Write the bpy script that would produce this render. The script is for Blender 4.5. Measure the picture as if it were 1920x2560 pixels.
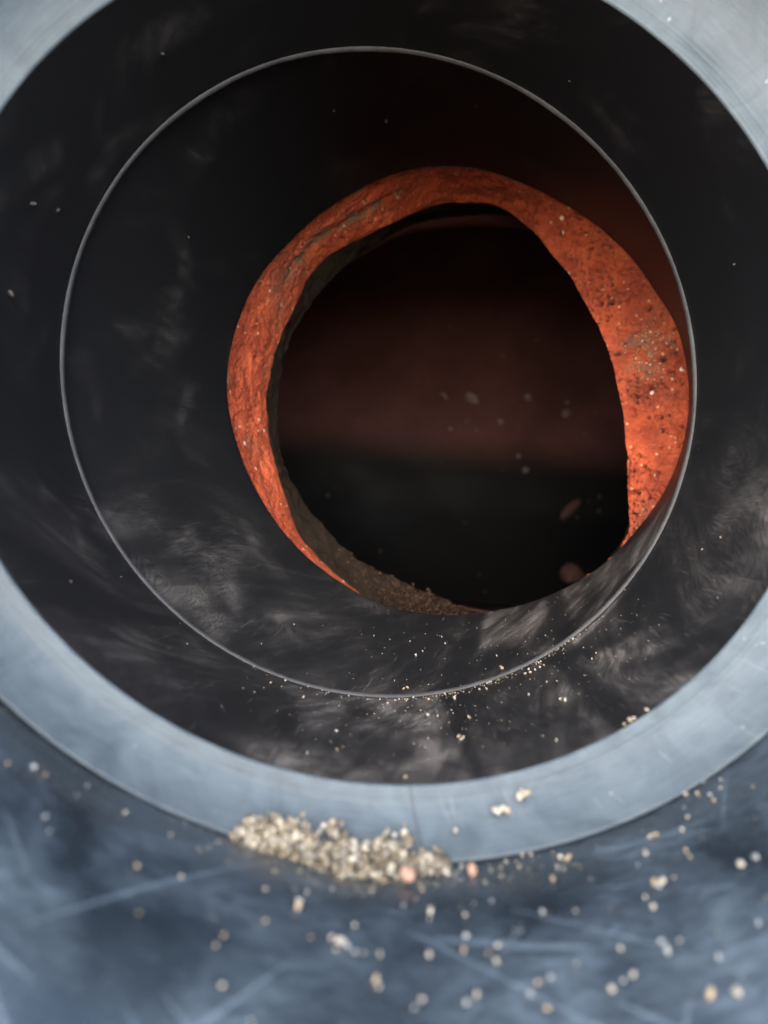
import bpy, bmesh, math, random
from mathutils import Vector, Matrix, noise

S = bpy.context.scene
for o in list(bpy.data.objects):
    bpy.data.objects.remove(o)
rad = math.radians

# ------------------------------------------------------------------ camera, sky, sun, exposure
cd = bpy.data.cameras.new('camera')
cam = bpy.data.objects.new('camera', cd)
S.collection.objects.link(cam)
cam.location = (0, -0.10, 0.12)
cam.rotation_euler = (rad(80), 0, 0)
cd.sensor_fit = 'HORIZONTAL'
cd.sensor_width = 36
cd.lens = 36
cd.clip_start = 0.002
cd.clip_end = 50
cd.dof.use_dof = True
cd.dof.focus_distance = 0.130
cd.dof.aperture_fstop = 26
S.camera = cam

SUN_DIR = Vector((-0.13, -0.78, 0.60)).normalized()
elev = math.asin(SUN_DIR.z)
w = bpy.data.worlds.new('World')
S.world = w
w.use_nodes = True
nt = w.node_tree
bg = nt.nodes['Background']
sky = nt.nodes.new('ShaderNodeTexSky')
sky.sky_type = 'NISHITA'
sky.sun_disc = False
sky.sun_elevation = elev
sky.sun_rotation = math.atan2(SUN_DIR.x, SUN_DIR.y)
sky.air_density = 1.0
sky.dust_density = 2.0
sky.ozone_density = 1.0
nt.links.new(sky.outputs[0], bg.inputs[0])
bg.inputs[1].default_value = 0.15
sl = bpy.data.lights.new('sun', 'SUN')
sl.energy = 0.75
sl.angle = rad(90)
sl.color = (1.0, 0.99, 0.975)
sun = bpy.data.objects.new('sun', sl)
S.collection.objects.link(sun)
sun.rotation_euler = (-SUN_DIR).to_track_quat('-Z', 'Y').to_euler()
S.view_settings.view_transform = 'Standard'
S.view_settings.look = 'None'
S.view_settings.gamma = 1
S.view_settings.use_curve_mapping = False
S.view_settings.exposure = 2.72
S.cycles.use_denoising = True
S.cycles.use_adaptive_sampling = True
S.cycles.adaptive_threshold = 0.02
S.cycles.max_bounces = 5
S.cycles.sample_clamp_indirect = 4

# ------------------------------------------------------------------ helpers
def link(o, parent=None):
    S.collection.objects.link(o)
    if parent:
        o.parent = parent
    return o

def tag(o, label=None, cat=None, group=None, kind=None):
    if label: o['label'] = label
    if cat: o['category'] = cat
    if group: o['group'] = group
    if kind: o['kind'] = kind
    return o

def thing(name, loc, label, cat, group=None):
    o = bpy.data.objects.new(name, None)
    o.location = loc
    o.empty_display_size = 0.01
    link(o)
    return tag(o, label, cat, group)

def mesh_obj(name, verts, faces, mat, parent=None, uvs=None, smooth=True):
    me = bpy.data.meshes.new(name)
    if parent is not None:
        off = parent.location
        verts = [Vector(v) - off for v in verts]
    me.from_pydata([tuple(v) for v in verts], [], faces)
    if uvs:
        lay = me.uv_layers.new(name='UVMap')
        for p in me.polygons:
            us = [uvs[me.loops[l].vertex_index] for l in p.loop_indices]
            for l, (a, b) in zip(p.loop_indices, us):
                lay.data[l].uv = (a, b)
    for p in me.polygons:
        p.use_smooth = smooth
    me.materials.append(mat)
    me.update()
    o = bpy.data.objects.new(name, me)
    link(o, parent)
    return o

class Ring:
    """A circle in space: centre, axis (towards the open end), radius."""
    def __init__(s, c, n, R):
        s.c = Vector(c); s.n = Vector(n).normalized(); s.R = R
        s.x = (Vector((1, 0, 0)) - s.n * s.n.x).normalized()
        s.y = s.n.cross(s.x)
    def at(s, a, r=None, h=0.0):
        r = s.R if r is None else r
        return s.c + (s.x * math.cos(a) + s.y * math.sin(a)) * r + s.n * h

def lerp_ring(A, B, t, R=None):
    return Ring(A.c.lerp(B.c, t), A.n.lerp(B.n, t), A.R + (B.R - A.R) * t if R is None else R)

NA = 256
def revolve(rows, name, mat, parent, uvlen=None):
    """rows: list of (function angle -> point); one closed loop of NA points for each row."""
    verts, uvs, faces = [], [], []
    v = 0.0; prev = None
    for f in rows:
        p0 = f(-math.pi / 2)
        if prev is not None:
            v += (p0 - prev).length
        prev = p0
        for k in range(NA + 1):
            a = -math.pi * 1.5 + 2 * math.pi * k / NA     # the seam lies at the top
            verts.append(f(a)); uvs.append((a, v))
    M = NA + 1
    for i in range(len(rows) - 1):
        for k in range(NA):
            faces.append((i*M + k, i*M + k + 1, (i+1)*M + k + 1, (i+1)*M + k))
    return mesh_obj(name, verts, faces, mat, parent, uvs)

# ------------------------------------------------------------------ material helpers
class G:
    def __init__(s, name):
        s.m = bpy.data.materials.new(name); s.m.use_nodes = True
        s.t = s.m.node_tree; s.b = s.t.nodes['Principled BSDF']
        s.uvn = None
    def n(s, kind, **kw):
        x = s.t.nodes.new('ShaderNode' + kind)
        for k, v in kw.items(): setattr(x, k, v)
        return x
    def l(s, a, b):
        if hasattr(a, 'outputs'): a = a.outputs[0]
        s.t.links.new(a, b)
    def put(s, sock, v):
        if isinstance(v, (int, float)): sock.default_value = v
        elif isinstance(v, tuple): sock.default_value = v if len(v) == len(sock.default_value) else (*v, 1)
        else: s.l(v, sock)
    def math(s, op, a, b=0.0, c=None, clamp=False):
        x = s.n('Math', operation=op, use_clamp=clamp)
        s.put(x.inputs[0], a); s.put(x.inputs[1], b)
        if c is not None: s.put(x.inputs[2], c)
        return x.outputs[0]
    def mix(s, f, a, b, blend='MIX'):
        x = s.n('Mix', data_type='RGBA', blend_type=blend)
        s.put(x.inputs[0], f); s.put(x.inputs[6], a); s.put(x.inputs[7], b)
        return x.outputs[2]
    def ramp(s, v, lo, hi, a=0.0, b=1.0, smooth=True):
        x = s.n('MapRange', interpolation_type='SMOOTHSTEP' if smooth else 'LINEAR')
        s.put(x.inputs[0], v)
        x.inputs[1].default_value = lo; x.inputs[2].default_value = hi
        x.inputs[3].default_value = a; x.inputs[4].default_value = b
        return x.outputs[0]
    def noise(s, vec, scale, detail=4, rough=0.55, dist=0.0, lac=2.0):
        x = s.n('TexNoise')
        if vec is not None: s.l(vec, x.inputs['Vector'])
        x.inputs['Scale'].default_value = scale; x.inputs['Detail'].default_value = detail
        x.inputs['Roughness'].default_value = rough; x.inputs['Distortion'].default_value = dist
        return x.outputs[0]
    def voro(s, vec, scale, feature='F1', out=0, rnd=1.0):
        x = s.n('TexVoronoi', feature=feature)
        if vec is not None: s.l(vec, x.inputs['Vector'])
        x.inputs['Scale'].default_value = scale
        x.inputs['Randomness'].default_value = rnd
        return x.outputs[out]
    def uv(s):
        """(angle, length in metres) of a turned surface"""
        if s.uvn is None:
            s.uvn = s.n('SeparateXYZ'); c = s.n('UVMap'); s.l(c, s.uvn.inputs[0])
        return s.uvn.outputs[0], s.uvn.outputs[1]
    def vec(s, x, y, z=0.0):
        c = s.n('CombineXYZ'); s.put(c.inputs[0], x); s.put(c.inputs[1], y); s.put(c.inputs[2], z)
        return c.outputs[0]
    def obj(s):
        return s.n('TexCoord').outputs['Object']
    def bump(s, h, strength=0.3, dist=0.001, normal=None):
        x = s.n('Bump'); s.l(h, x.inputs['Height'])
        x.inputs['Strength'].default_value = strength; x.inputs['Distance'].default_value = dist
        if normal is not None: s.l(normal, x.inputs['Normal'])
        return x.outputs[0]
    def out(s, col=None, rough=None, normal=None, spec=None):
        if col is not None: s.put(s.b.inputs['Base Color'], col)
        if rough is not None: s.put(s.b.inputs['Roughness'], rough)
        if normal is not None: s.l(normal, s.b.inputs['Normal'])
        if spec is not None: s.b.inputs['Specular IOR Level'].default_value = spec
        return s.m

def stripe(g, ang, ln, a0, slope, wid, soft=0.012):
    """a band running along the tube near angle a0: 1 inside"""
    d = g.math('ABSOLUTE', g.math('SUBTRACT', ang, g.math('ADD', a0, g.math('MULTIPLY', ln, slope))))
    return g.ramp(d, wid - soft, wid + soft, 1, 0)

def bore_material(name, R, stripes, seed, dust=1.0):
    """black moulded plastic with a wiped film of grey dust, more of it on the lower side"""
    g = G(name)
    ang, ln = g.uv()
    arc = g.math('MULTIPLY', ang, R)
    p = g.vec(g.math('ADD', arc, seed), ln, 0.0)
    wob = g.noise(p, 60, 2)
    a2 = g.math('ADD', ang, g.math('MULTIPLY', g.math('SUBTRACT', wob, 0.5), 0.045))
    low = g.ramp(g.math('COSINE', g.math('ADD', ang, 1.45)), -0.1, 0.95)       # settled on the lower side
    bend = g.math('MULTIPLY', g.math('SUBTRACT', g.noise(p, 22, 1, 0.4), 0.5), 0.022)
    arcb = g.math('ADD', arc, bend)
    big = g.ramp(g.noise(g.vec(arcb, g.math('MULTIPLY', ln, 0.45), seed), 80, 3, 0.55, 0.5), 0.34, 0.70)            # broad wipes down the tube
    thin = g.ramp(g.noise(g.vec(g.math('SUBTRACT', arcb, g.math('MULTIPLY', ln, 0.35)), g.math('MULTIPLY', ln, 0.16), seed + 3), 420, 2, 0.55, 0.4), 0.36, 0.70)   # finger streaks
    film = g.math('MULTIPLY', g.math('ADD', g.math('MULTIPLY', big, 0.75), 0.22), g.math('ADD', g.math('MULTIPLY', thin, 0.4), 0.6))
    warp = g.n('VectorMath', operation='ADD'); g.l(p, warp.inputs[0])
    wn = g.n('TexNoise'); g.l(p, wn.inputs['Vector']); wn.inputs['Scale'].default_value = 55
    wv = g.n('VectorMath', operation='SCALE'); g.l(wn.outputs['Color'], wv.inputs[0]); wv.inputs['Scale'].default_value = 0.016
    g.l(wv, warp.inputs[1])
    vs = g.n('TexVoronoi', feature='SMOOTH_F1'); g.l(warp, vs.inputs['Vector']); vs.inputs['Scale'].default_value = 58; vs.inputs['Smoothness'].default_value = 0.7
    cell = g.n('SeparateColor'); g.l(vs.outputs['Color'], cell.inputs[0])      # each wipe of a hand or rag: its own strength and direction
    th = g.math('MULTIPLY', cell.outputs[0], 2.2)
    cx, sx = g.math('COSINE', th), g.math('SINE', th)
    bx = g.math('ADD', g.math('MULTIPLY', arc, cx), g.math('MULTIPLY', ln, sx))
    by = g.math('SUBTRACT', g.math('MULTIPLY', ln, cx), g.math('MULTIPLY', arc, sx))
    brush = g.noise(g.vec(g.math('MULTIPLY', bx, 0.12), by, seed), 2100, 3, 0.65, 0.3)
    film = g.math('MULTIPLY', film, g.ramp(cell.outputs[1], 0.25, 0.8, 0.35, 1.0))
    grain = g.noise(p, 5200, 2, 0.6)
    film = g.math('MULTIPLY', film, g.ramp(brush, 0.30, 0.70, 0.5, 1.1))
    film = g.math('MULTIPLY', film, g.ramp(grain, 0.30, 0.65, 0.6, 1.1))
    for (a0, sl_, wd) in stripes:
        film = g.math('MULTIPLY', film, g.math('SUBTRACT', 1.0, g.math('MULTIPLY', stripe(g, a2, ln, a0, sl_, wd, 0.022), g.ramp(big, 0.0, 1.0, 0.5, 0.8))))
    scr = g.ramp(g.noise(g.vec(g.math('MULTIPLY', arc, 14), g.math('MULTIPLY', ln, 1.2), seed), 110, 2, 0.5, 0.8), 0.66, 0.70)
    speck = g.ramp(g.voro(p, 900), 0.0, 0.10, 1, 0)
    keep = g.ramp(g.noise(p, 120, 2), 0.45, 0.62)
    film = g.math('ADD', film, g.math('MULTIPLY', scr, 0.12))
    film = g.math('MULTIPLY', film, g.math('ADD', g.math('MULTIPLY', low, 0.90), g.ramp(g.noise(p, 52, 3, 0.6, 0.6), 0.46, 0.66, 0.05, 0.55)))
    film = g.math('ADD', film, g.math('MULTIPLY', g.math('MULTIPLY', speck, keep), g.math('MULTIPLY', low, 0.45)))
    film = g.math('MULTIPLY', g.math('POWER', g.math('MAXIMUM', film, 0.0), 1.7), 1.4 * dust, clamp=True)
    tint = g.mix(g.noise(p, 30, 2), (0.17, 0.16, 0.155), (0.20, 0.175, 0.15))
    col = g.mix(film, (0.0075, 0.0080, 0.0088), tint)
    rough = g.math('ADD', 0.45, g.math('MULTIPLY', film, 0.5))
    nrm = g.bump(g.math('ADD', grain, g.math('MULTIPLY', brush, 0.6)), 0.12, 0.0002)
    return g.out(col, rough, nrm, 0.2)

def mat_socket():
    """black glossy plastic, scuffed and scratched, thin dust"""
    g = G('scuffed_black_plastic')
    ang, ln = g.uv()
    arc = g.math('MULTIPLY', ang, 0.0625)
    p = g.vec(arc, ln, 0.0)
    cloud = g.ramp(g.noise(p, 75, 4, 0.5, 0.6), 0.30, 0.78)
    fine = g.noise(g.vec(g.math('MULTIPLY', arc, 0.5), g.math('MULTIPLY', ln, 1.3), 2.0), 900, 3, 0.6, 0.8)
    def scratch(rot, sc, seed, lo):
        c, s_ = math.cos(rot), math.sin(rot)
        xx = g.math('ADD', g.math('MULTIPLY', arc, c), g.math('MULTIPLY', ln, s_))
        yy = g.math('SUBTRACT', g.math('MULTIPLY', ln, c), g.math('MULTIPLY', arc, s_))
        return g.ramp(g.noise(g.vec(g.math('MULTIPLY', xx, 0.05), yy, seed), sc, 1, 0.4, 0.3), lo, lo + 0.02)
    sc = g.math('MAXIMUM', scratch(0.7, 900, 1.0, 0.70), scratch(-0.9, 800, 5.0, 0.70))
    sc = g.math('MAXIMUM', sc, scratch(0.25, 700, 9.0, 0.70))
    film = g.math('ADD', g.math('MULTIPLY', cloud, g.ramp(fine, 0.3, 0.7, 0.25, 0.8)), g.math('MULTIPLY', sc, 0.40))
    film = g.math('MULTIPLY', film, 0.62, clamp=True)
    col = g.mix(film, (0.010, 0.0145, 0.019), (0.115, 0.152, 0.182))  # blue of the sky light is tinted into both plastic and film
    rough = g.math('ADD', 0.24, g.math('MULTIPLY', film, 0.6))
    return g.out(col, rough, g.bump(fine, 0.10, 0.0002), 0.5)

def mat_shoulder():
    """turned grey-black plastic face: fine concentric tool marks, scuffs"""
    g = G('turned_plastic_face')
    ang, ln = g.uv()
    lines = g.noise(g.vec(g.math('MULTIPLY', ang, 0.004), ln, 0.0), 3200, 3, 0.6)
    p = g.vec(g.math('MULTIPLY', ang, 0.057), ln, 0.0)
    blot = g.noise(p, 160, 4, 0.6, 1.2)
    scr = g.ramp(g.noise(g.vec(g.math('MULTIPLY', ang, 0.4), g.math('MULTIPLY', ln, 0.6), 0), 150, 2, 0.5, 0.5), 0.68, 0.72)
    nick = g.ramp(g.voro(p, 330), 0.03, 0.10, 1, 0)
    v = g.math('ADD', g.math('MULTIPLY', lines, 0.3), g.math('MULTIPLY', blot, 0.7))
    col = g.mix(g.ramp(v, 0.25, 0.75), (0.038, 0.049, 0.057), (0.074, 0.091, 0.100))  # greys carry a painted blue-green cast for the cool sky light
    col = g.mix(g.math('MULTIPLY', scr, 0.15), col, (0.2, 0.2, 0.21))
    col = g.mix(g.math('MULTIPLY', nick, g.ramp(blot, 0.5, 0.6, 0, 0.45)), col, (0.3, 0.3, 0.31))
    seam = stripe(g, ang, ln, -1.583, 0.0, 0.0042, 0.003)
    col = g.mix(g.math('MULTIPLY', seam, 0.45), col, (0.03, 0.033, 0.037))
    return g.out(col, g.ramp(blot, 0.3, 0.7, 0.40, 0.55), g.bump(v, 0.25, 0.0003), 0.16)

def mat_simple(name, col, rough, spec=0.5, var=0.25, scale=300, bump=0.3, bd=0.0004):
    g = G(name)
    n1 = g.noise(g.obj(), scale, 4, 0.6)
    c = g.mix(n1, tuple(x * (1 - var) for x in col), tuple(x * (1 + var) for x in col))
    return g.out(c, rough, g.bump(n1, bump, bd), spec)

def mat_clay():
    """broken terracotta: orange body, darker grog, pale specks, dark pits"""
    g = G('broken_terracotta')
    P = g.obj()
    n1 = g.noise(P, 140, 5, 0.6)
    n2 = g.noise(P, 900, 4, 0.65)
    col = g.mix(g.ramp(n1, 0.34, 0.66), (0.25, 0.040, 0.015), (0.46, 0.084, 0.028))
    col = g.mix(g.ramp(n2, 0.50, 0.66, 0, 0.6), col, (0.20, 0.034, 0.015))
    pale = g.math('MULTIPLY', g.ramp(g.voro(P, 420), 0.10, 0.17, 1, 0), g.ramp(g.noise(P, 210, 2), 0.42, 0.52))
    col = g.mix(g.math('MULTIPLY', pale, 0.8), col, (0.62, 0.36, 0.22))
    pale2 = g.math('MULTIPLY', g.ramp(g.voro(g.n('Mapping') if False else P, 170), 0.07, 0.10, 1, 0), g.ramp(g.noise(P, 77, 2), 0.52, 0.55))
    col = g.mix(pale2, col, (0.72, 0.58, 0.44))
    dull = g.ramp(g.noise(P, 55, 3, 0.6), 0.5, 0.72, 0, 0.45)
    col = g.mix(dull, col, (0.20, 0.075, 0.042))
    att = g.n('Attribute', attribute_name='pit')
    col = g.mix(att.outputs['Fac'], col, (0.06, 0.018, 0.012))
    att2 = g.n('Attribute', attribute_name='dirt')
    col = g.mix(att2.outputs['Fac'], col, (0.13, 0.095, 0.055))
    h = g.math('ADD', g.math('MULTIPLY', n2, 0.7), g.math('MULTIPLY', g.voro(P, 1300), 0.5))
    return g.out(col, 0.82, g.bump(h, 0.8, 0.0007), 0.3)

def mat_glaze():
    """salt glazed inside of the sewer, with a slime line along the flow"""
    g = G('brown_glaze')
    uvm = g.n('UVMap'); sp = g.n('SeparateXYZ'); g.l(uvm, sp.inputs[0])
    phi, u = sp.outputs[0], sp.outputs[1]          # angle round the pipe, metres along it
    p = g.vec(g.math('MULTIPLY', phi, 0.096), u, 0)
    n1 = g.noise(p, 40, 4, 0.6)
    ph = g.math('ADD', phi, g.math('MULTIPLY', g.math('SUBTRACT', g.noise(g.vec(0.0, u, 0.0), 14, 3), 0.5), 0.05))
    slime = g.math('MULTIPLY', g.ramp(ph, 2.70, 2.92), g.ramp(ph, 3.9, 3.95, 1, 0))
    col = g.mix(g.ramp(n1, 0.3, 0.7), (0.068, 0.027, 0.024), (0.10, 0.041, 0.036))
    col = g.mix(slime, col, (0.0075, 0.0068, 0.0062))
    col = g.mix(g.math('MULTIPLY', g.ramp(ph, 3.06, 3.15), g.ramp(ph, 3.9, 3.95, 1, 0)), col, (0.0035, 0.0033, 0.0032))
    sp_ = g.math('MULTIPLY', g.ramp(g.voro(p, 130), 0.06, 0.14, 1, 0), g.ramp(n1, 0.5, 0.6))
    col = g.mix(g.math('MULTIPLY', sp_, 0.4), col, (0.25, 0.17, 0.14))
    return g.out(col, g.ramp(n1, 0.3, 0.7, 0.5, 0.65), g.bump(n1, 0.2, 0.001), 0.08)

def mat_sand(name, c):
    g = G(name)
    oi = g.n('ObjectInfo')
    n1 = g.noise(g.obj(), 900, 3, 0.6)
    col = g.mix(n1, tuple(x * 0.62 for x in c), tuple(min(0.9, x * 1.25) for x in c))
    return g.out(col, 0.5, g.bump(n1, 0.4, 0.0002), 0.5)

def mat_sand_mix(name, cols, spec=0.3):
    """grains of several colours, one random value stored on each grain"""
    g = G(name)
    a = g.n('Attribute', attribute_name='tone')
    r = g.n('ValToRGB'); g.l(a.outputs['Fac'], r.inputs[0])
    r.color_ramp.interpolation = 'CONSTANT'
    e = r.color_ramp.elements
    for i, c in enumerate(cols):
        el = e[i] if i < 2 else e.new(i / len(cols))
        el.position = i / len(cols); el.color = (*c, 1)
    n1 = g.noise(g.obj(), 1100, 3, 0.6)
    col = g.mix(0.6, r.outputs[0], g.mix(n1, (0.3, 0.3, 0.3), (1, 1, 1)), 'MULTIPLY')
    return g.out(col, 0.6, g.bump(n1, 0.4, 0.0002), spec)

# ------------------------------------------------------------------ measured outlines: radius (mm) at equal angles round the hole
END = [47.02, 46.89, 46.88, 46.89, 46.62, 46.31, 46.71, 47.22, 47.75, 48.44, 49.12, 49.96, 51.13, 52.33, 53.76, 54.4, 54.34, 53.81, 52.7, 51.41, 50.09,
48.9, 48.18, 47.46, 47.04, 47.12, 47.2, 47.27, 47.35, 47.58, 47.83, 48.07, 48.13, 48.02, 48.01, 48.06, 48.14, 48.29, 48.44, 48.53, 48.6, 48.76, 49.04,
49.09, 48.87, 48.65, 48.43, 48.25, 48.23, 48.21, 48.21, 48.26, 48.16, 47.82, 47.57, 47.58, 47.54, 47.45, 47.32, 47.16]
C2 = [35.8, 35.23, 35.12, 35.02, 35.18, 35.6, 36.02, 37.07, 38.66, 40.24, 42.32, 45.37, 48.42, 51.57, 52.9, 52.57, 52.14, 50.34, 48.54, 47.35, 46.58,
46.43, 46.27, 45.64, 44.56, 43.12, 42.33, 42.02, 41.99, 41.95, 42.13, 42.3, 42.3, 42.38, 42.72, 43.29, 43.94, 45.29, 46.35, 46.71, 47.45, 48.33,
49.21, 49.87, 50.33, 50.75, 51.16, 51.58, 51.86, 52.14, 52.38, 51.95, 51.52, 50.19, 48.18, 44.92, 42.01, 39.83, 37.88, 36.84]
C3 = [47.51, 47.08, 46.92, 46.99, 47.11, 47.91, 48.71, 50.14, 52.51, 54.87, 57.68, 60.83, 60.13, 58.94, 57.22, 55.08, 53.71, 52.25, 49.97, 47.68, 45.9,
44.87, 43.83, 42.8, 42.21, 41.65, 41.09, 40.76, 40.44, 40.28, 40.38, 40.47, 40.58, 40.8, 40.93, 40.91, 40.86, 40.79, 40.72, 40.95, 41.18, 41.51,
41.84, 42.18, 43.18, 44.39, 46.24, 48.14, 49.66, 50.71, 51.77, 52.44, 52.41, 52.36, 52.22, 52.08, 51.59, 50.42, 49.24, 48.07]
# grains: angle, place along the wall, radius in mm
GS0 = [(-2.2094, 0.3005, 0.21), (-2.1855, 0.2354, 0.44), (-2.1669, 0.2252, 0.19), (-2.1174, 0.1258, 0.19), (-2.1157, 0.2284, 0.16), (-2.1235, 0.3991, 0.24),
(-2.1074, 0.4351, 0.2), (-2.0497, 0.1696, 0.2), (-1.9417, 0.3755, 0.22), (-1.996, 0.4033, 0.2), (-1.8334, 0.3137, 0.29), (-1.7874, 0.3394, 0.37),
(-1.7892, 0.3687, 0.35), (-1.794, 0.2773, 0.18), (-1.7411, 0.2381, 0.19), (-1.8716, 0.5179, 0.29), (-1.8774, 0.5477, 0.28), (-1.8276, 0.4442, 0.2),
(-1.8601, 0.6272, 0.27), (-1.7466, 0.4587, 0.36), (-1.7369, 0.4698, 0.37), (-1.7286, 0.4777, 0.33), (-1.7193, 0.4939, 0.27), (-1.7083, 0.4911, 0.18),
(-1.6891, 0.4937, 0.28), (-1.7412, 0.4918, 0.24), (-1.7169, 0.4058, 0.2), (-1.7718, 0.4654, 0.18), (-1.6958, 0.5581, 0.31), (-1.6939, 0.576, 0.24),
(-1.9113, 0.0915, 0.16), (-1.6105, 0.2009, 0.23), (-1.6453, 0.2955, 0.19), (-1.6125, 0.3314, 0.32), (-1.6167, 0.3578, 0.23), (-1.5674, 0.3461, 0.26),
(-1.4841, 0.1405, 0.26), (-1.5219, 0.2864, 0.2), (-1.513, 0.1737, 0.21), (-1.4198, 0.2219, 0.29), (-1.3798, 0.0939, 0.34), (-1.3719, 0.1103, 0.32),
(-1.3981, 0.1532, 0.24), (-1.3919, 0.1723, 0.26), (-1.4256, 0.0022, 0.28), (-1.4138, 0.0125, 0.28), (-1.4661, 0.3713, 0.27), (-1.4247, 0.3906, 0.32),
(-1.2429, 0.1504, 0.3), (-1.2339, 0.154, 0.27), (-1.2743, 0.2312, 0.33), (-1.2995, 0.2697, 0.23), (-1.198, 0.1884, 0.3), (-1.1713, 0.1396, 0.28),
(-1.2286, 0.2944, 0.26), (-1.305, 0.3711, 0.45), (-1.2949, 0.3773, 0.47), (-1.3039, 0.3888, 0.4), (-1.332, 0.4479, 0.3), (-1.3305, 0.4076, 0.24),
(-1.1945, 0.4324, 0.39), (-1.1711, 0.4306, 0.29), (-1.2397, 0.581, 0.32), (-1.3539, 0.5654, 0.35), (-1.3533, 0.5426, 0.27), (-1.3325, 0.5503, 0.27),
(-1.4021, 0.5306, 0.29), (-1.5774, 0.4322, 0.29), (-1.5861, 0.4763, 0.34), (-1.6297, 0.4887, 0.24), (-1.5519, 0.5126, 0.26), (-1.5428, 0.4685, 0.26),
(-1.4369, 0.6128, 0.36), (-1.4198, 0.6011, 0.32), (-1.406, 0.595, 0.36), (-1.5862, 0.5897, 0.37), (-1.5998, 0.6054, 0.29), (-1.6477, 0.5982, 0.28),
(-1.6571, 0.6139, 0.24), (-1.514, 0.6265, 0.31), (-1.5135, 0.5735, 0.28), (-1.4967, 0.5645, 0.28), (-1.5268, 0.5958, 0.27), (-1.3408, 0.6689, 0.34),
(-1.3138, 0.6811, 0.45), (-1.3062, 0.6114, 0.29), (-1.1245, -0.0049, 0.27), (-1.1144, 0.0331, 0.24), (-1.085, -0.0137, 0.25), (-1.0679, 0.0373, 0.24),
(-1.0861, 0.0831, 0.24), (-1.1081, 0.0854, 0.24), (-1.1162, 0.1245, 0.23), (-1.1541, 0.0699, 0.21), (-1.1298, -0.0659, 0.27), (-1.1534, -0.0742,
0.38), (-1.1884, -0.0441, 0.24), (-1.5311, 0.0337, 0.34), (-1.5597, 0.0873, 0.31), (-1.5976, 0.0908, 0.33), (-1.5066, 0.4276, 0.17), (-1.5325, 0.456,
0.15), (-1.5577, 0.4868, 0.16)]
GSH = [(-1.3806, 0.2624, 0.23), (-1.3708, 0.2466, 0.26), (-1.3626, 0.2445, 0.21), (-1.4344, 0.3731, 0.28), (-1.4227, 0.3663, 0.31), (-1.4146, 0.3984, 0.23),
(-1.5195, 0.5678, 0.19), (-1.3707, 0.199, 0.16), (-1.3685, 1.3777, 0.13)]
GB1 = [(-1.9769, 0.8556, 0.17), (-1.873, 0.7999, 0.24), (-1.7572, 0.4573, 0.18), (-1.5336, 0.7714, 0.18), (-1.5157, 0.6939, 0.31), (-1.4893, 0.6726, 0.2),
(-1.4065, 0.5841, 0.27), (-1.4516, 0.3933, 0.24), (-1.442, 0.377, 0.25), (-1.4484, 0.3581, 0.22), (-1.5913, 0.049, 0.24), (-1.6294, 0.8919, 0.25),
(-1.4253, 0.8749, 0.3), (-1.8066, 0.1737, 0.13), (-1.7451, 0.2612, 0.13), (-1.816, 0.9569, 0.15), (-1.5028, 0.9206, 0.24), (-1.1657, 0.4443, 0.25),
(-1.1584, 0.4176, 0.24), (-1.225, 0.6339, 0.25), (-1.1576, 0.6864, 0.15), (-1.0126, 0.6461, 0.16), (-1.4074, 0.5855, 0.25), (-1.451, 0.3951, 0.22),
(-1.4414, 0.3731, 0.19), (-1.2654, 0.1982, 0.14), (-1.2451, 0.124, 0.16), (-1.1026, 0.0096, 0.26), (-1.0865, 0.0124, 0.28), (-1.077, 0.0097, 0.24),
(-1.0416, 0.0133, 0.19), (-1.1895, 0.8987, 0.25), (-1.1743, 0.8879, 0.27), (-1.1566, 0.8891, 0.25), (-1.139, 0.8891, 0.22), (-1.1251, 0.8874, 0.21),
(-1.0232, 0.9787, 0.18), (-1.0072, 0.9785, 0.2), (-0.992, 0.9755, 0.2), (-0.9653, 0.9687, 0.21), (-1.32, 0.8957, 0.22), (-1.4206, 0.9036, 0.23),
(-0.5203, 0.4568, 0.14), (-0.5633, 0.5511, 0.14), (2.2831, 0.496, 0.44), (2.8196, 0.4703, 0.54), (2.7865, 0.6728, 0.49), (0.2967, 0.4775, 0.47),
(1.0499, 0.6864, 0.25), (3.0554, 0.4926, 0.66)]
GB2 = [(-2.0808, 0.4095, 0.17), (-1.5948, 0.0825, 0.26), (-1.5853, 0.0949, 0.26), (-1.6321, 0.429, 0.37), (-1.6193, 0.488, 0.16), (-1.6921, 0.5993, 0.16),
(-1.3106, 0.2914, 0.19), (-1.2639, 0.0997, 0.36), (-1.231, 0.0103, 0.23), (-1.5832, 0.6699, 0.16), (-1.5545, 0.5839, 0.12), (-1.644, 0.164, 0.12),
(-1.8319, 0.5995, 0.12), (-1.6255, 0.9233, 0.15), (-1.5525, 0.5779, 0.17), (-1.2746, 0.1325, 0.27), (-1.2335, 0.0195, 0.23), (1.908, 0.3491, 0.27),
(1.7489, 0.4979, 0.39), (1.3789, 0.302, 0.28), (2.651, 0.437, 0.31)]

# ------------------------------------------------------------------ the main circles of the place (metres)
FRONT = Ring((0.0034, -0.00861, 0.12694), (0.13072, -0.93294, 0.33547), 0.052)      # mouth of the bore
STEP = Ring((0.00485, -0.01236, 0.13084), (0.13072, -0.93294, 0.33547), 0.061)      # foot of the wide socket
JOINT = Ring((0.0034, 0.02025, 0.12073), (0.20461, -0.9621, 0.18028), 0.05)       # swivel joint half way down
HOLE = Ring((0.016, 0.06466, 0.11859), (0.03517, -0.95311, 0.30058), 0.0485)        # hole cut in the clay sewer
SOCKET_LEN = 0.034
def socket_R(h): return 0.0610 + 400.0 * h ** 3        # the socket flares like a bell towards its mouth
MOUTH = socket_R(SOCKET_LEN)

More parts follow.
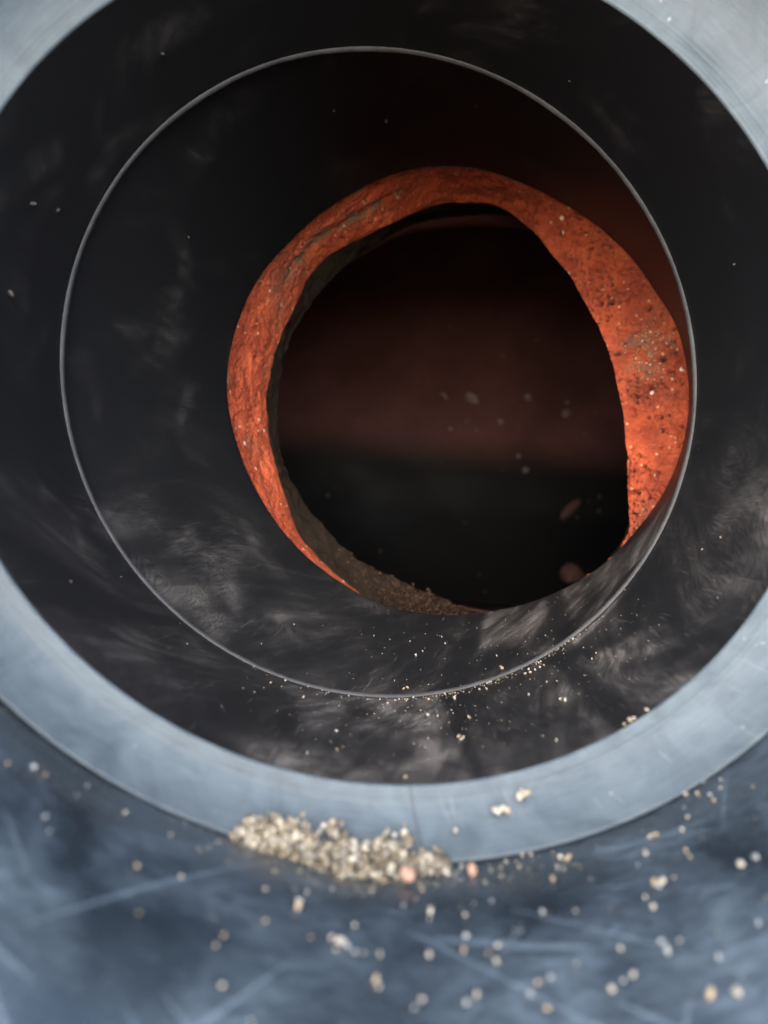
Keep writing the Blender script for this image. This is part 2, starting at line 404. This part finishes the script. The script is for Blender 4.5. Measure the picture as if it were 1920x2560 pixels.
TILT = rad(-4)
E1 = HOLE.x * math.cos(TILT) + HOLE.y * math.sin(TILT)      # the sewer runs along E1
E2 = HOLE.n.cross(E1)
RO, RI = 0.12, 0.096                                         # sewer outside and inside radius
PC = HOLE.c - HOLE.n * (RO - 0.005)                          # a point on the sewer's axis

def table(tab, a):
    """radius from a table given in mm at equal angles, smoothed between entries"""
    n = len(tab)
    x = (a / (2 * math.pi)) % 1.0 * n
    i = int(x); f = x - i
    p0, p1, p2, p3 = (tab[(i + k) % n] for k in (-1, 0, 1, 2))
    return 0.001 * 0.5 * (2*p1 + (p2-p0)*f + (2*p0-5*p1+4*p2-p3)*f*f + (3*p1-p0-3*p2+p3)*f**3)

def on_cut(r, a, t):
    """point of the hole's wall: radius r, angle a, t metres below the sewer's outer skin"""
    u, v = r * math.cos(a), r * math.sin(a)
    h = RO - math.sqrt(RO*RO - v*v) - 0.005 + t
    return HOLE.c + E1 * u + E2 * v - HOLE.n * h

# ------------------------------------------------------------------ unseen soil sheet, added to block and bounce light from below
gm = mat_simple('bare_soil', (0.20, 0.155, 0.11), 0.95, 0.2, 0.4, 40, 0.8, 0.01)
gz = PC.z - RO - 0.002
gv = [(-40, -40, gz), (40, -40, gz), (40, 40, gz), (-40, 40, gz)]
tag(mesh_obj('ground', gv, [(0, 1, 2, 3)], gm), kind='structure')

# ------------------------------------------------------------------ black plastic fitting: socket, turned step, bore
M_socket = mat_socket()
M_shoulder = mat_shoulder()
M_bore = bore_material('dusty_black_bore', 0.051, [(-1.10, 1.1, 0.035), (-1.44, 0.0, 0.02)], 0.0, 1.0)
M_sleeve = bore_material('dusty_black_sleeve', 0.049, [(-1.42, -1.4, 0.045), (-0.985, -3.4, 0.038)], 7.3, 0.85)
M_bead = mat_simple('grey_rubber_bead', (0.030, 0.029, 0.029), 0.6, 0.35, 0.8, 300, 0.15)

fit = thing('pipe_fitting', STEP.at(-math.pi/2), 'black plastic pipe socket with a pale turned step and dusty bore', 'pipe fitting')
rows = []
for k in range(34):
    h = SOCKET_LEN * k / 33
    rows.append(lambda a, h=h: STEP.at(a, socket_R(h), h - 0.0006))
for k in range(1, 9):
    b = math.pi * k / 8
    rows.append(lambda a, b=b: STEP.at(a, MOUTH + 0.003 * (1 - math.cos(b)), SOCKET_LEN + 0.003 * math.sin(b)))
rows.append(lambda a: STEP.at(a, 0.0695, -0.02))
rows.append(lambda a: STEP.at(a, 0.0600, -0.02))
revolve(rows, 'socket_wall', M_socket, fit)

rows = [lambda a: STEP.at(a, 0.0609, -0.0015), lambda a: STEP.at(a, 0.0609, -0.0004), lambda a: STEP.at(a, 0.0606, -0.0001)]
NT = 40
for k in range(1, NT + 1):
    t = k / NT
    def f(a, t=t):
        p = STEP.at(a, 0.0606, -0.0001).lerp(FRONT.at(a, 0.0523), t)
        ridge = 0.0
        for tc, hh in ((0.88, 0.00016), (0.935, 0.00020), (0.80, 0.00006)):
            ridge += hh * math.exp(-((t - tc) / 0.012) ** 2)
        return p + FRONT.n * (ridge - 0.0052 * t * (1 - t))
    rows.append(f)
for k in range(1, 6):
    b = math.pi / 2 * k / 5
    rows.append(lambda a, b=b: FRONT.at(a, 0.0523 - 0.0004 * math.sin(b), -0.0004 * (1 - math.cos(b))))
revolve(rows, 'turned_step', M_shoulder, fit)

rows = []
for k in range(33):
    t = k / 32
    rows.append(lambda a, t=t: FRONT.at(a, 0.0519, -0.0004).lerp(JOINT.at(a, 0.0500), t))
rows.append(lambda a: JOINT.at(a, 0.058))
rows.append(lambda a: FRONT.at(a, 0.058, -0.001))
revolve(rows, 'bore_wall', M_bore, fit)

# swivel sleeve below the joint
slv = thing('swivel_sleeve', JOINT.at(-math.pi/2), 'dusty black swivel sleeve between the thin pale joint line and the clay', 'pipe sleeve')
def end_pt(a, dr=0.0, dt=0.0):
    b = a - TILT
    return on_cut(table(END, b) + dr, b, dt)
rows = [lambda a: JOINT.at(a, 0.0575, -0.0006), lambda a: JOINT.at(a, 0.0508, -0.0006)]
for k in range(41):
    t = k / 40
    rows.append(lambda a, t=t: JOINT.at(a, 0.0504, -0.0008).lerp(end_pt(a), t))
for k in range(1, 6):
    b = math.pi / 2 * k / 5
    rows.append(lambda a, b=b: end_pt(a, 0.0009 * (1 - math.cos(b)), 0.0009 * math.sin(b)))
rows.append(lambda a: end_pt(a, 0.0060, 0.0009))
rows.append(lambda a: JOINT.at(a, 0.0575, -0.002))
revolve(rows, 'sleeve_wall', M_sleeve, slv)
rows = []
for k in range(17):
    b = 2 * math.pi * k / 16
    rows.append(lambda a, b=b: JOINT.at(a, 0.05005 - (0.00050 + 0.00014 * noise.noise(Vector((math.cos(a) * 4, math.sin(a) * 4, 2))) + 0.00006 * noise.noise(Vector((math.cos(a) * 40, math.sin(a) * 40, 2)))) * math.cos(b), -0.0004 + 0.00050 * math.sin(b)))
revolve(rows, 'joint_bead', M_bead, slv)['label'] = 'thin pale grey bead running round the joint'

# ------------------------------------------------------------------ the clay sewer with its hacked hole
M_clay = mat_clay()
M_glaze = mat_glaze()
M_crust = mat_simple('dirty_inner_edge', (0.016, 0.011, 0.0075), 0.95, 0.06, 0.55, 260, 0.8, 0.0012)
M_skin = mat_simple('brown_glazed_skin', (0.10, 0.05, 0.035), 0.5)
sewer = thing('clay_sewer_pipe', HOLE.at(-math.pi/2), 'orange terracotta sewer pipe with a rough round hole cut in its side', 'clay pipe')

def nz(p, s): return noise.noise(p * s)
def edge1(a): return on_cut(table(END, a) + 0.0016, a, 0.0012)
def edge2(a):
    j = 0.00022 * noise.noise(Vector((math.cos(a) * 9, math.sin(a) * 9, 1))) + 0.00012 * noise.noise(Vector((math.cos(a) * 28, math.sin(a) * 28, 4)))
    r = table(C2, a) + j
    return on_cut(r, a, 0.0135 - 0.0055 * max(-1, min(1, r * math.cos(a) / 0.045)))      # cut at a slant: shallow on the right
def edge3(a):
    j = 0.0005 * noise.noise(Vector((math.cos(a) * 12, math.sin(a) * 12, 7))) + 0.0003 * noise.noise(Vector((math.cos(a) * 40, math.sin(a) * 40, 9)))
    return on_cut(table(C3, a) + j, a, 0.024)

def ramp01(x, lo, hi):
    x = max(0.0, min(1.0, (x - lo) / (hi - lo)))
    return x * x * (3 - 2 * x)

def cut_point(a, s):
    """displaced point of the cut face, with its pit and dirt values"""
    p = edge1(a).lerp(edge2(a), s)
    e = 1e-3
    du = edge1(a + e).lerp(edge2(a + e), s) - p
    dv = edge2(a) - edge1(a)
    n_ = du.cross(dv).normalized()
    if n_.dot(HOLE.c - p) < 0: n_ = -n_
    right = ramp01(math.cos(a - 0.0), -0.1, 0.7)
    am = 0.6 + 0.9 * right
    q = p * 1.0
    d = 0.00100 * noise.fractal(q * 70, 0.6, 2.2, 6)
    cell = noise.cell(q * 520 + Vector((nz(q, 700), nz(q + Vector((2, 0, 0)), 700), 0)) * 0.8)
    d += 0.00022 * cell + 0.00042 * noise.cell(q * 230 + Vector((nz(q, 300), 0, nz(q, 310))) * 0.9)     # little fracture facets
    rg = 1 - abs(nz(Vector((a * 0.02, s * 0.016, 0.3)), 300))          # torn ledges along the rim
    d += 0.0005 * (rg ** 5 - 0.3) * (1 - right)
    # oblique tool marks on the right hand side
    d += 0.0004 * right * math.sin(1500 * (p.z * 0.8 - p.x * 0.5) + 5 * nz(q, 150)) * max(0, nz(q + Vector((5, 0, 0)), 90))
    pit = ramp01(nz(q + Vector((3, 1, 2)), 620), 0.50, 0.62) * (0.2 + 0.8 * right)
    pit = max(pit, ramp01(nz(q + Vector((1, 7, 2)), 1500), 0.22, 0.50) * right * ramp01(nz(q + Vector((9, 2, 2)), 95), -0.05, 0.3))
    crack = ramp01(0.05 - abs(noise.fractal(q * 170 + Vector((4, 4, 1)), 0.6, 2.1, 4)), 0.0, 0.05) * ramp01(nz(q + Vector((2, 4, 8)), 110), -0.05, 0.25) * (0.35 + 0.65 * right)
    d -= 0.0008 * pit + 0.0006 * crack
    # a ledge filled with dirt along the upper left
    sec = ramp01(a, 1.75, 1.95) * (1 - ramp01(a, 2.5, 2.75))
    lg = math.exp(-((s - 0.52 - 0.10 * nz(Vector((a * 3, 0, 5)), 1.0)) / 0.09) ** 2)
    dirt = sec * lg * ramp01(nz(q, 400), -0.25, 0.2)
    d -= 0.0012 * sec * lg
    # brown ring, weaker on the right, at the outer skin of the pipe and a smear at the inner edge
    dirt = max(dirt, 0.9 * (1 - ramp01(s + 0.05 * nz(q, 300), 0.05, 0.12)) * (1 - right))
    sm = math.exp(-((a - 0.27) / 0.17) ** 2 - ((s - 0.60 + 0.25 * (a - 0.27)) / 0.20) ** 2)
    dirt = max(dirt, 0.8 * sm * ramp01(nz(q + Vector((0, 3, 0)), 420), -0.05, 0.15))
    fade = ramp01(s, 0.0, 0.08) * (1 - 0.7 * ramp01(s, 0.88, 1.0))
    return p + n_ * d * am * fade, min(1, max(pit, 0.5 * crack)), dirt

NAC, NSC = 960, 46
verts, faces, pits, dirts = [], [], [], []
for i in range(NSC):
    for k in range(NAC):
        p, pi_, di_ = cut_point(2 * math.pi * k / NAC, i / (NSC - 1))
        verts.append(p); pits.append(pi_); dirts.append(di_)
for i in range(NSC - 1):
    for k in range(NAC):
        k2 = (k + 1) % NAC
        faces.append((i*NAC + k, i*NAC + k2, (i+1)*NAC + k2, (i+1)*NAC + k))
rim_verts = verts[(NSC - 1) * NAC:]
cut = mesh_obj('cut_face', verts, faces, M_clay, sewer)
cut['label'] = 'raw orange broken face of the hole'
for nm, dat in (('pit', pits), ('dirt', dirts)):
    at_ = cut.data.attributes.new(nm, 'FLOAT', 'POINT')
    at_.data.foreach_set('value', dat)

# dark, slimy inner third of the wall
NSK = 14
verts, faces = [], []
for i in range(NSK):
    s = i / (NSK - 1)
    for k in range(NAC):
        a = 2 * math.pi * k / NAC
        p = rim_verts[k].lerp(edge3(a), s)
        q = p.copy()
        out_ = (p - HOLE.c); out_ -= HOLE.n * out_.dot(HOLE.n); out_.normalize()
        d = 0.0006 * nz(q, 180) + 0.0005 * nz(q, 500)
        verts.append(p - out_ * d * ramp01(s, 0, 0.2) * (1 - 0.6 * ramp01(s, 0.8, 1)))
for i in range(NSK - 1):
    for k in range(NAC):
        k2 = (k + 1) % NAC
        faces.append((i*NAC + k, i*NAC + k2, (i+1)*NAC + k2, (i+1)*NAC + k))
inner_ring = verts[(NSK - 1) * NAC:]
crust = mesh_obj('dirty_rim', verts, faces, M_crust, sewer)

def cyl(R, u, phi): return PC + E1 * u + E2 * (R * math.sin(phi)) + HOLE.n * (R * math.cos(phi))
def pipe_half(name, start, R, mat):
    """half of the pipe wall that has the hole: a sheet from the hole's rim out to the half's border"""
    n = len(start); NS = 40; verts, faces, uvs = [], [], []
    L = 0.45; W = math.pi / 2 * R
    for i in range(NS + 1):
        s = (i / NS) ** 1.5
        for k in range(n):
            q = start[k] - PC
            u0 = q.dot(E1); ph0 = math.atan2(q.dot(E2), q.dot(HOLE.n)); w0 = R * ph0
            a = math.atan2(w0, u0)
            m = min(L / max(1e-6, abs(math.cos(a))), W / max(1e-6, abs(math.sin(a))))
            u = u0 + (m * math.cos(a) - u0) * s; w_ = w0 + (m * math.sin(a) - w0) * s
            verts.append(start[k] if i == 0 else cyl(R, u, w_ / R))
            uvs.append(((w_ / R), u))
    for i in range(NS):
        for k in range(n):
            k2 = (k + 1) % n
            faces.append((i*n + k, i*n + k2, (i+1)*n + k2, (i+1)*n + k))
    return verts, faces, uvs
def pipe_back(R, caps):
    verts, faces, uvs = [], [], []
    NU, NP = 60, 90
    for i in range(NU + 1):
        u = -0.45 + 0.9 * i / NU
        for k in range(NP + 1):
            ph = rad(86) + rad(188) * k / NP
            verts.append(cyl(R, u, ph)); uvs.append((ph, u))
    for i in range(NU):
        for k in range(NP):
            b = i * (NP + 1) + k
            faces.append((b, b + 1, b + NP + 2, b + NP + 1))
    if caps:
        for u in (-0.449, 0.449):
            b = len(verts); m = 64
            for k in range(m):
                verts.append(cyl(R * 1.01, u, 2 * math.pi * k / m)); uvs.append((0.5, u))
            faces.append(tuple(range(b, b + m)))
    return verts, faces, uvs
sub = inner_ring[::4]
va, fa, ua = pipe_half('inner_wall', sub, RI, M_glaze)
vb, fb, ub = pipe_back(RI * 1.0004, True)
mesh_obj('inner_wall', va + vb, fa + [tuple(x + len(va) for x in f) for f in fb], M_glaze, sewer, ua + ub)
sub = [edge1(2 * math.pi * k / 240) for k in range(240)]
va, fa, ua = pipe_half('outer_wall', sub, RO, M_skin)
vb, fb, ub = pipe_back(RO * 1.0004, False)
mesh_obj('outer_wall', va + vb, fa + [tuple(x + len(va) for x in f) for f in fb], M_skin, sewer, ua + ub)

# water in the bottom of the sewer
g = G('dark_water')
nn = g.noise(g.obj(), 60, 3)
M_water = g.out((0.011, 0.010, 0.0095), 0.35, g.bump(nn, 0.15, 0.001), 0.5)
down = Vector((0, 0, -1)); down = (down - E1 * down.dot(E1)).normalized(); side = E1.cross(down)
LV = (Vector((0.03677, 0.24507, 0.01667)) - PC).dot(down)
hw = math.sqrt(RI * RI - LV * LV) + 0.001
verts, faces = [], []
for i in range(41):
    for k in range(13):
        verts.append(PC + E1 * (-0.448 + 0.896 * i / 40) + down * LV + side * (hw * (k / 6 - 1)))
for i in range(40):
    for k in range(12):
        b = i * 13 + k; faces.append((b, b + 1, b + 14, b + 13))
wat = mesh_obj('water', verts, faces, M_water)
tag(wat, 'still dark water lying in the bottom of the sewer pipe', 'water', kind='structure')

# ------------------------------------------------------------------ sand, grit and chips
rnd = random.Random(11)
SAND = [('pale_sand', (0.29, 0.26, 0.205)), ('tan_sand', (0.26, 0.195, 0.12)), ('grey_sand', (0.21, 0.215, 0.21)), ('red_sand', (0.27, 0.155, 0.105)), ('dim_dust', (0.045, 0.04, 0.033))]
SM = [mat_sand(n, c) for n, c in SAND]
M_mix = mat_sand_mix('mixed_sand', [(0.25, 0.215, 0.15), (0.16, 0.13, 0.088), (0.07, 0.057, 0.039), (0.23, 0.21, 0.175), (0.40, 0.36, 0.28), (0.12, 0.095, 0.062), (0.19, 0.152, 0.10), (0.27, 0.23, 0.16)])
M_brown = mat_sand_mix('brown_soil_crumb', [(0.032, 0.018, 0.011), (0.018, 0.011, 0.008), (0.045, 0.025, 0.015), (0.026, 0.014, 0.008), (0.06, 0.035, 0.021)], 0.08)

def grain_geo(seed, sub=2):
    bm = bmesh.new()
    bmesh.ops.create_icosphere(bm, subdivisions=sub, radius=1.0)
    st = Vector((1 + 0.35 * math.sin(seed * 2.1), 1 + 0.25 * math.cos(seed * 1.3), 0.8 + 0.2 * math.sin(seed)))
    for v in bm.verts:
        n_ = v.co.normalized()
        k = 1 + 0.30 * noise.noise(n_ * 1.3 + Vector((seed * 7.7, 0, 0))) + 0.16 * noise.noise(n_ * 3.1 + Vector((0, seed * 3.1, 0)))
        v.co = Vector((n_.x * st.x, n_.y * st.y, n_.z * st.z)) * k * 0.95
    vs = [v.co.copy() for v in bm.verts]; fs = [tuple(v.index for v in f.verts) for f in bm.faces]
    bm.free()
    return vs, fs
GEO = [grain_geo(i + 1) for i in range(8)]
GEO1 = [grain_geo(i + 20, 1) for i in range(6)]
GM = {}
for gi, (vs, fs) in enumerate(GEO):
    for mi, m in enumerate(SM):
        me = bpy.data.meshes.new('sand_grain'); me.from_pydata([tuple(v) for v in vs], [], fs)
        for p in me.polygons: p.use_smooth = True
        me.materials.append(m); GM[gi, mi] = me

def rot():
    return Matrix.Rotation(rnd.uniform(0, 6.28), 3, 'X') @ Matrix.Rotation(rnd.uniform(0, 6.28), 3, 'Y') @ Matrix.Rotation(rnd.uniform(0, 6.28), 3, 'Z')

def grain(p, r, label, group, mi=None, name='sand_grain'):
    mi = rnd.choice([0, 0, 0, 1, 1, 2]) if mi is None else mi
    o = bpy.data.objects.new(name, GM[rnd.randrange(8), mi])
    o.location = p; o.rotation_euler = rot().to_euler(); o.scale = (r * rnd.uniform(0.9, 1.15), r * rnd.uniform(0.85, 1.0), r * rnd.uniform(0.8, 1.0))
    link(o)
    return tag(o, label, 'sand grain', group)

def heap(name, pts, mat, label, cat, geo=GEO1):
    """many grains as one mesh: pts = (point, radius)"""
    verts, faces, tone = [], [], []
    for p, r in pts:
        vs, fs = rnd.choice(geo); m = rot(); b = len(verts); t = rnd.random()
        for v in vs: verts.append(p + m @ (v * r)); tone.append(t)
        faces.extend(tuple(x + b for x in f) for f in fs)
    o = mesh_obj(name, verts, faces, mat)
    at_ = o.data.attributes.new('tone', 'FLOAT', 'POINT'); at_.data.foreach_set('value', tone)
    return tag(o, label, cat, kind='stuff')

def socket_pt(a, h, off): return STEP.at(a, socket_R(h) - off, h)
def bore_pt(a, t, off):
    R = lerp_ring(FRONT, JOINT, t); p = FRONT.at(a, 0.0519, -0.0004).lerp(JOINT.at(a, 0.0500), t)
    return p + (R.c - p).normalized() * off
def sleeve_pt(a, t, off):
    p = JOINT.at(a, 0.0504, -0.0008).lerp(end_pt(a), t); c_ = JOINT.c.lerp(HOLE.c, t)
    return p + (c_ - p).normalized() * off

for (a, t, r) in GS0:
    r *= 0.00076 * rnd.uniform(0.72, 1.3)
    zone = ('left of the sand heap' if a < -1.80 else 'in front of the sand heap' if a < -1.52 else 'right of the sand heap' if a < -1.25 else 'far to the right of the sand heap')
    if r > 0.00030:
        grain(socket_pt(a, t * SOCKET_LEN, r * 0.75), r, 'larger tan sand grain on the socket wall ' + zone, 'larger grains on the socket wall ' + zone, rnd.choice([0, 1, 1, 0]))
    else:
        deep = 'close to the turned step' if t < 0.3 else 'out near the socket mouth'
        grain(socket_pt(a, t * SOCKET_LEN, r * 0.75), r, 'small sand grain ' + zone + ', ' + deep, 'small grains ' + zone + ', ' + deep, rnd.choice([0, 0, 2, 2, 1]))
for (a, t, _), r in zip(GSH, (0.00042, 0.00048, 0.0004, 0.0005, 0.00055, 0.00045, 0.00034, 0.0003, 0.0003)):
    grain(FRONT.at(a, 0.0523).lerp(STEP.at(a), t) + FRONT.n * r * 0.6, r, 'pale sand grain clinging to the turned grey step', 'grains on the turned step', rnd.choice([0, 1]))
for (a, t, r) in GB1:
    r *= 0.00095 if math.sin(a) < -0.35 else 0.0006
    grain(bore_pt(a, t, r * 0.7), r, 'dim dust speck high on the black bore above the joint line' if math.sin(a) > -0.35 else 'tiny sand grain on the lower bore right beside the joint line' if t > 0.85 else 'tiny sand grain on the lower bore between step and joint line', 'specks high in the bore' if math.sin(a) > -0.35 else 'grains beside the joint line' if t > 0.85 else 'grains on the lower bore', 4 if math.sin(a) > -0.35 else rnd.choice([0, 0, 1, 1]))
for (a, t, r) in GB2:
    r *= 0.00095
    grain(sleeve_pt(a, t, r * 0.7), r, 'dim dust speck high in the black sleeve beyond the joint line' if math.sin(a) > -0.35 else 'tiny pale sand grain low in the black sleeve beyond the joint line', 'specks high in the sleeve' if math.sin(a) > -0.35 else 'grains low in the sleeve', 4 if math.sin(a) > -0.35 else rnd.choice([0, 0, 1, 1]))

# the heap of sand against the step
PROF = [(-1.897, 0.0004, 0.0004), (-1.877, 0.0024, 0.0016), (-1.842, 0.0030, 0.0022), (-1.812, 0.0042, 0.0026), (-1.782, 0.0028, 0.0032), (-1.757, 0.0032, 0.0040),
        (-1.734, 0.0050, 0.0052), (-1.712, 0.0034, 0.0062), (-1.677, 0.0026, 0.0058), (-1.642, 0.0034, 0.0046), (-1.617, 0.0032, 0.0030),
        (-1.600, 0.0006, 0.0018), (-1.584, 0.0020, 0.0036), (-1.564, 0.0020, 0.0036), (-1.552, 0.0004, 0.0012)]
def prof_at(a):
    for (a0, h0, e0), (a1, h1, e1) in zip(PROF, PROF[1:]):
        if a0 <= a <= a1:
            f = (a - a0) / (a1 - a0); return h0 + (h1 - h0) * f, e0 + (e1 - e0) * f
    return 0, 0
pts = []
while len(pts) < 1700:
    a = rnd.uniform(-1.897, -1.552); H, E = prof_at(a)
    x, y = rnd.random(), rnd.random()
    if x + y > 1: continue
    lump = 0.85 + 0.6 * noise.noise(Vector((a * 48, x * 3, y * 3)))
    r = rnd.choice([0.00014, 0.00018, 0.00022, 0.00028, 0.00036, 0.00046])
    if rnd.random() > min(1, 8 * (H * E) / 2.0e-5 + 0.15): continue
    pts.append((STEP.at(a, 0.0610 - y * H * lump - r * 0.4 + 400 * (x * E) ** 3, x * E * lump + r * 0.5 - 0.55 * y * H * lump), r))
for i in range(300):                                          # fines thinning out round the heap
    a = rnd.gauss(-1.70, 0.13); r = rnd.choice([0.00007, 0.0001, 0.00014])
    h = abs(rnd.gauss(0, 0.0035)) + 0.0004
    pts.append((STEP.at(a, socket_R(h) - r * 0.6, h), r))
heap('sand_heap', pts, M_mix, 'small heap of pale tan sand lodged against the turned grey step', 'sand')
grain(STEP.at(-1.628, 0.0610 - 0.0008, 0.0052), 0.00095, 'round pink pebble at the front foot of the sand heap', None, 3, 'pebble')['category'] = 'pebble'
grain(STEP.at(-1.521, 0.0610 - 0.0004, 0.0030), 0.00052, 'small orange clay crumb just right of the sand heap', None, 3, 'clay_crumb')['category'] = 'crumb'

# fine sand caught along the joint and dusted over the lower walls
pts = []
for i in range(150):
    a = rnd.gauss(-1.35, 0.28); r = rnd.choice([0.00008, 0.0001, 0.00013, 0.00018])
    pts.append((bore_pt(a, 0.985 - abs(rnd.gauss(0, 0.03)), r * 0.6), r))
for i in range(240):
    a = rnd.gauss(-1.4, 0.4); r = rnd.choice([0.00005, 0.00006, 0.00008, 0.0001])
    pts.append((bore_pt(a, rnd.uniform(0.05, 0.99) ** 0.6, r * 0.6), r))
for i in range(160):
    a = rnd.gauss(-1.4, 0.4); r = rnd.choice([0.00005, 0.00006, 0.00008, 0.0001])
    pts.append((sleeve_pt(a, rnd.uniform(0.01, 0.95), r * 0.6), r))
heap('fine_sand', pts, M_mix, 'fine sand caught along the joint and dusted over the lower bore', 'sand')
pts = []
for i in range(70):
    a = rnd.gauss(-1.45, 0.36); r = rnd.choice([0.00007, 0.00009, 0.00012, 0.00015])
    pts.append((socket_pt(a, SOCKET_LEN * rnd.random() ** 1.2 * 0.95 + 0.0005, r * 0.6), r))
heap('fine_sand', pts, M_mix, 'fine sand specks strewn over the lower wall of the wide socket', 'sand')

# grit stuck to the right hand side of the broken clay
pts = []
for i in range(900):
    if len(pts) > 210: break
    c0 = rnd.choice([(0.30, 0.58, 0.05, 0.10), (0.22, 0.50, 0.05, 0.09), (0.14, 0.50, 0.04, 0.08), (0.36, 0.35, 0.03, 0.10), (0.27, 0.2, 0.03, 0.05)])
    a, s = rnd.gauss(c0[0], c0[2]), rnd.gauss(c0[1], c0[3])
    if not 0.08 < s < 0.95: continue
    p, _, _ = cut_point(a, s); r = rnd.choice([0.00014, 0.00018, 0.00022, 0.0003])
    pts.append((p + (HOLE.c - p).normalized() * r * 0.4, r))
for i in range(90):
    a, s = rnd.uniform(-3.1, 3.1), rnd.uniform(0.1, 0.9)
    p, _, _ = cut_point(a, s); r = rnd.choice([0.00010, 0.00014, 0.0002, 0.00026])
    pts.append((p + (HOLE.c - p).normalized() * r * 0.2, r))
heap('clay_grit', pts, mat_sand_mix('brown_grit', [(0.30, 0.22, 0.12), (0.20, 0.15, 0.09), (0.42, 0.33, 0.20), (0.15, 0.11, 0.07), (0.55, 0.42, 0.28)]), 'brown grit stuck to the broken orange clay face', 'grit')

pts = []
for i in range(46):
    a, s = rnd.uniform(-1.2, 3.9), rnd.uniform(0.12, 0.92)
    p, _, _ = cut_point(a, s); r = rnd.choice([0.00014, 0.00018, 0.00024, 0.00034])
    pts.append((p + (HOLE.c - p).normalized() * r * 0.2, r))
heap('pale_grit', pts, mat_sand_mix('pale_grit', [(0.5, 0.36, 0.26), (0.42, 0.27, 0.18), (0.55, 0.45, 0.36), (0.36, 0.22, 0.15)]), 'pale grit scattered over the broken orange clay face', 'grit')

# crumbly soil on the lower lip of the hole
pts = []
for i in range(1000):
    a = rnd.gauss(-1.66, 0.16)
    if not -2.3 < a < -1.25: continue
    s = rnd.random()
    p = edge2(a).lerp(edge3(a), s)
    den = math.exp(-((a + 1.64) / 0.17) ** 2)
    up = 0.0018 * den * (0.5 + 0.9 * noise.noise(Vector((a * 22, s * 3, 1)))) * rnd.random()
    r = rnd.choice([0.00018, 0.00024, 0.00032, 0.00045])
    c_ = (HOLE.c - p); c_ -= HOLE.n * c_.dot(HOLE.n); c_.normalize()
    pts.append((p + c_ * (up + r * 0.3), r))
heap('soil_crumbs', pts, M_brown, 'brown crumbly soil lying on the lower lip of the clay hole', 'soil')

# chips and spatters on the far wall of the sewer
def chip(name, u, phi, size, mat, label, cat, group=None, twist=0.0):
    bm = bmesh.new(); bmesh.ops.create_icosphere(bm, subdivisions=3, radius=1.0)
    for v in bm.verts:
        n_ = v.co.normalized()
        v.co *= 1 + 0.28 * noise.noise(n_ * 1.6 + Vector((u * 50, phi * 9, 0))) + 0.1 * noise.noise(n_ * 5)
        v.co = Vector((v.co.x * size[0], v.co.y * size[1], v.co.z * size[2]))
    me = bpy.data.meshes.new(name); bm.to_mesh(me); bm.free()
    for p in me.polygons: p.use_smooth = True
    me.materials.append(mat)
    o = bpy.data.objects.new(name, me); link(o)
    nrm = E2 * math.sin(phi) + HOLE.n * math.cos(phi)
    tx = E1; ty = nrm.cross(tx)
    m = Matrix((tx, ty, nrm)).transposed() @ Matrix.Rotation(twist, 3, 'Z')
    o.rotation_euler = m.to_euler(); o.location = PC + E1 * u + nrm * (RI - size[2] * 0.35)
    return tag(o, label, cat, group)
M_lime = mat_simple('pale_lime_spot', (0.15, 0.115, 0.10), 0.7)
M_chip = mat_simple('orange_chip', (0.085, 0.036, 0.025), 0.8)
for (u, ph, s1, s2) in [(0.0287, 2.5365, 0.0035, 0.0020), (0.0547, 2.5096, 0.0016, 0.0015), (0.0740, 2.5749, 0.0020, 0.0019), (0.0584, 2.8786, 0.0015, 0.0014), (0.0543, 2.8112, 0.0012, 0.0010), (0.0434, 2.6431, 0.0013, 0.0011), (0.0155, 2.5357, 0.0022, 0.0008), (0.0735, 2.52, 0.0010, 0.0009), (0.02, 2.70, 0.0011, 0.0008)]:
    chip('lime_spot', u, ph, (s1, s2, 0.0007), M_lime, 'dim pale spatter on the brown far wall inside the sewer', 'spatter', 'pale spatters on the far sewer wall', 0.7)
chip('clay_chip', 0.0817, 3.06, (0.0062, 0.0022, 0.0018), M_chip, 'long orange clay chip lying low on the far wall inside the sewer', 'clay chip', None, -0.85)
chip('clay_chip', 0.083, -2.8902, (0.0055, 0.0048, 0.004), M_chip, 'dim rounded clay lump near the sleeve edge, low inside the sewer', 'clay chip', None, 0.3)
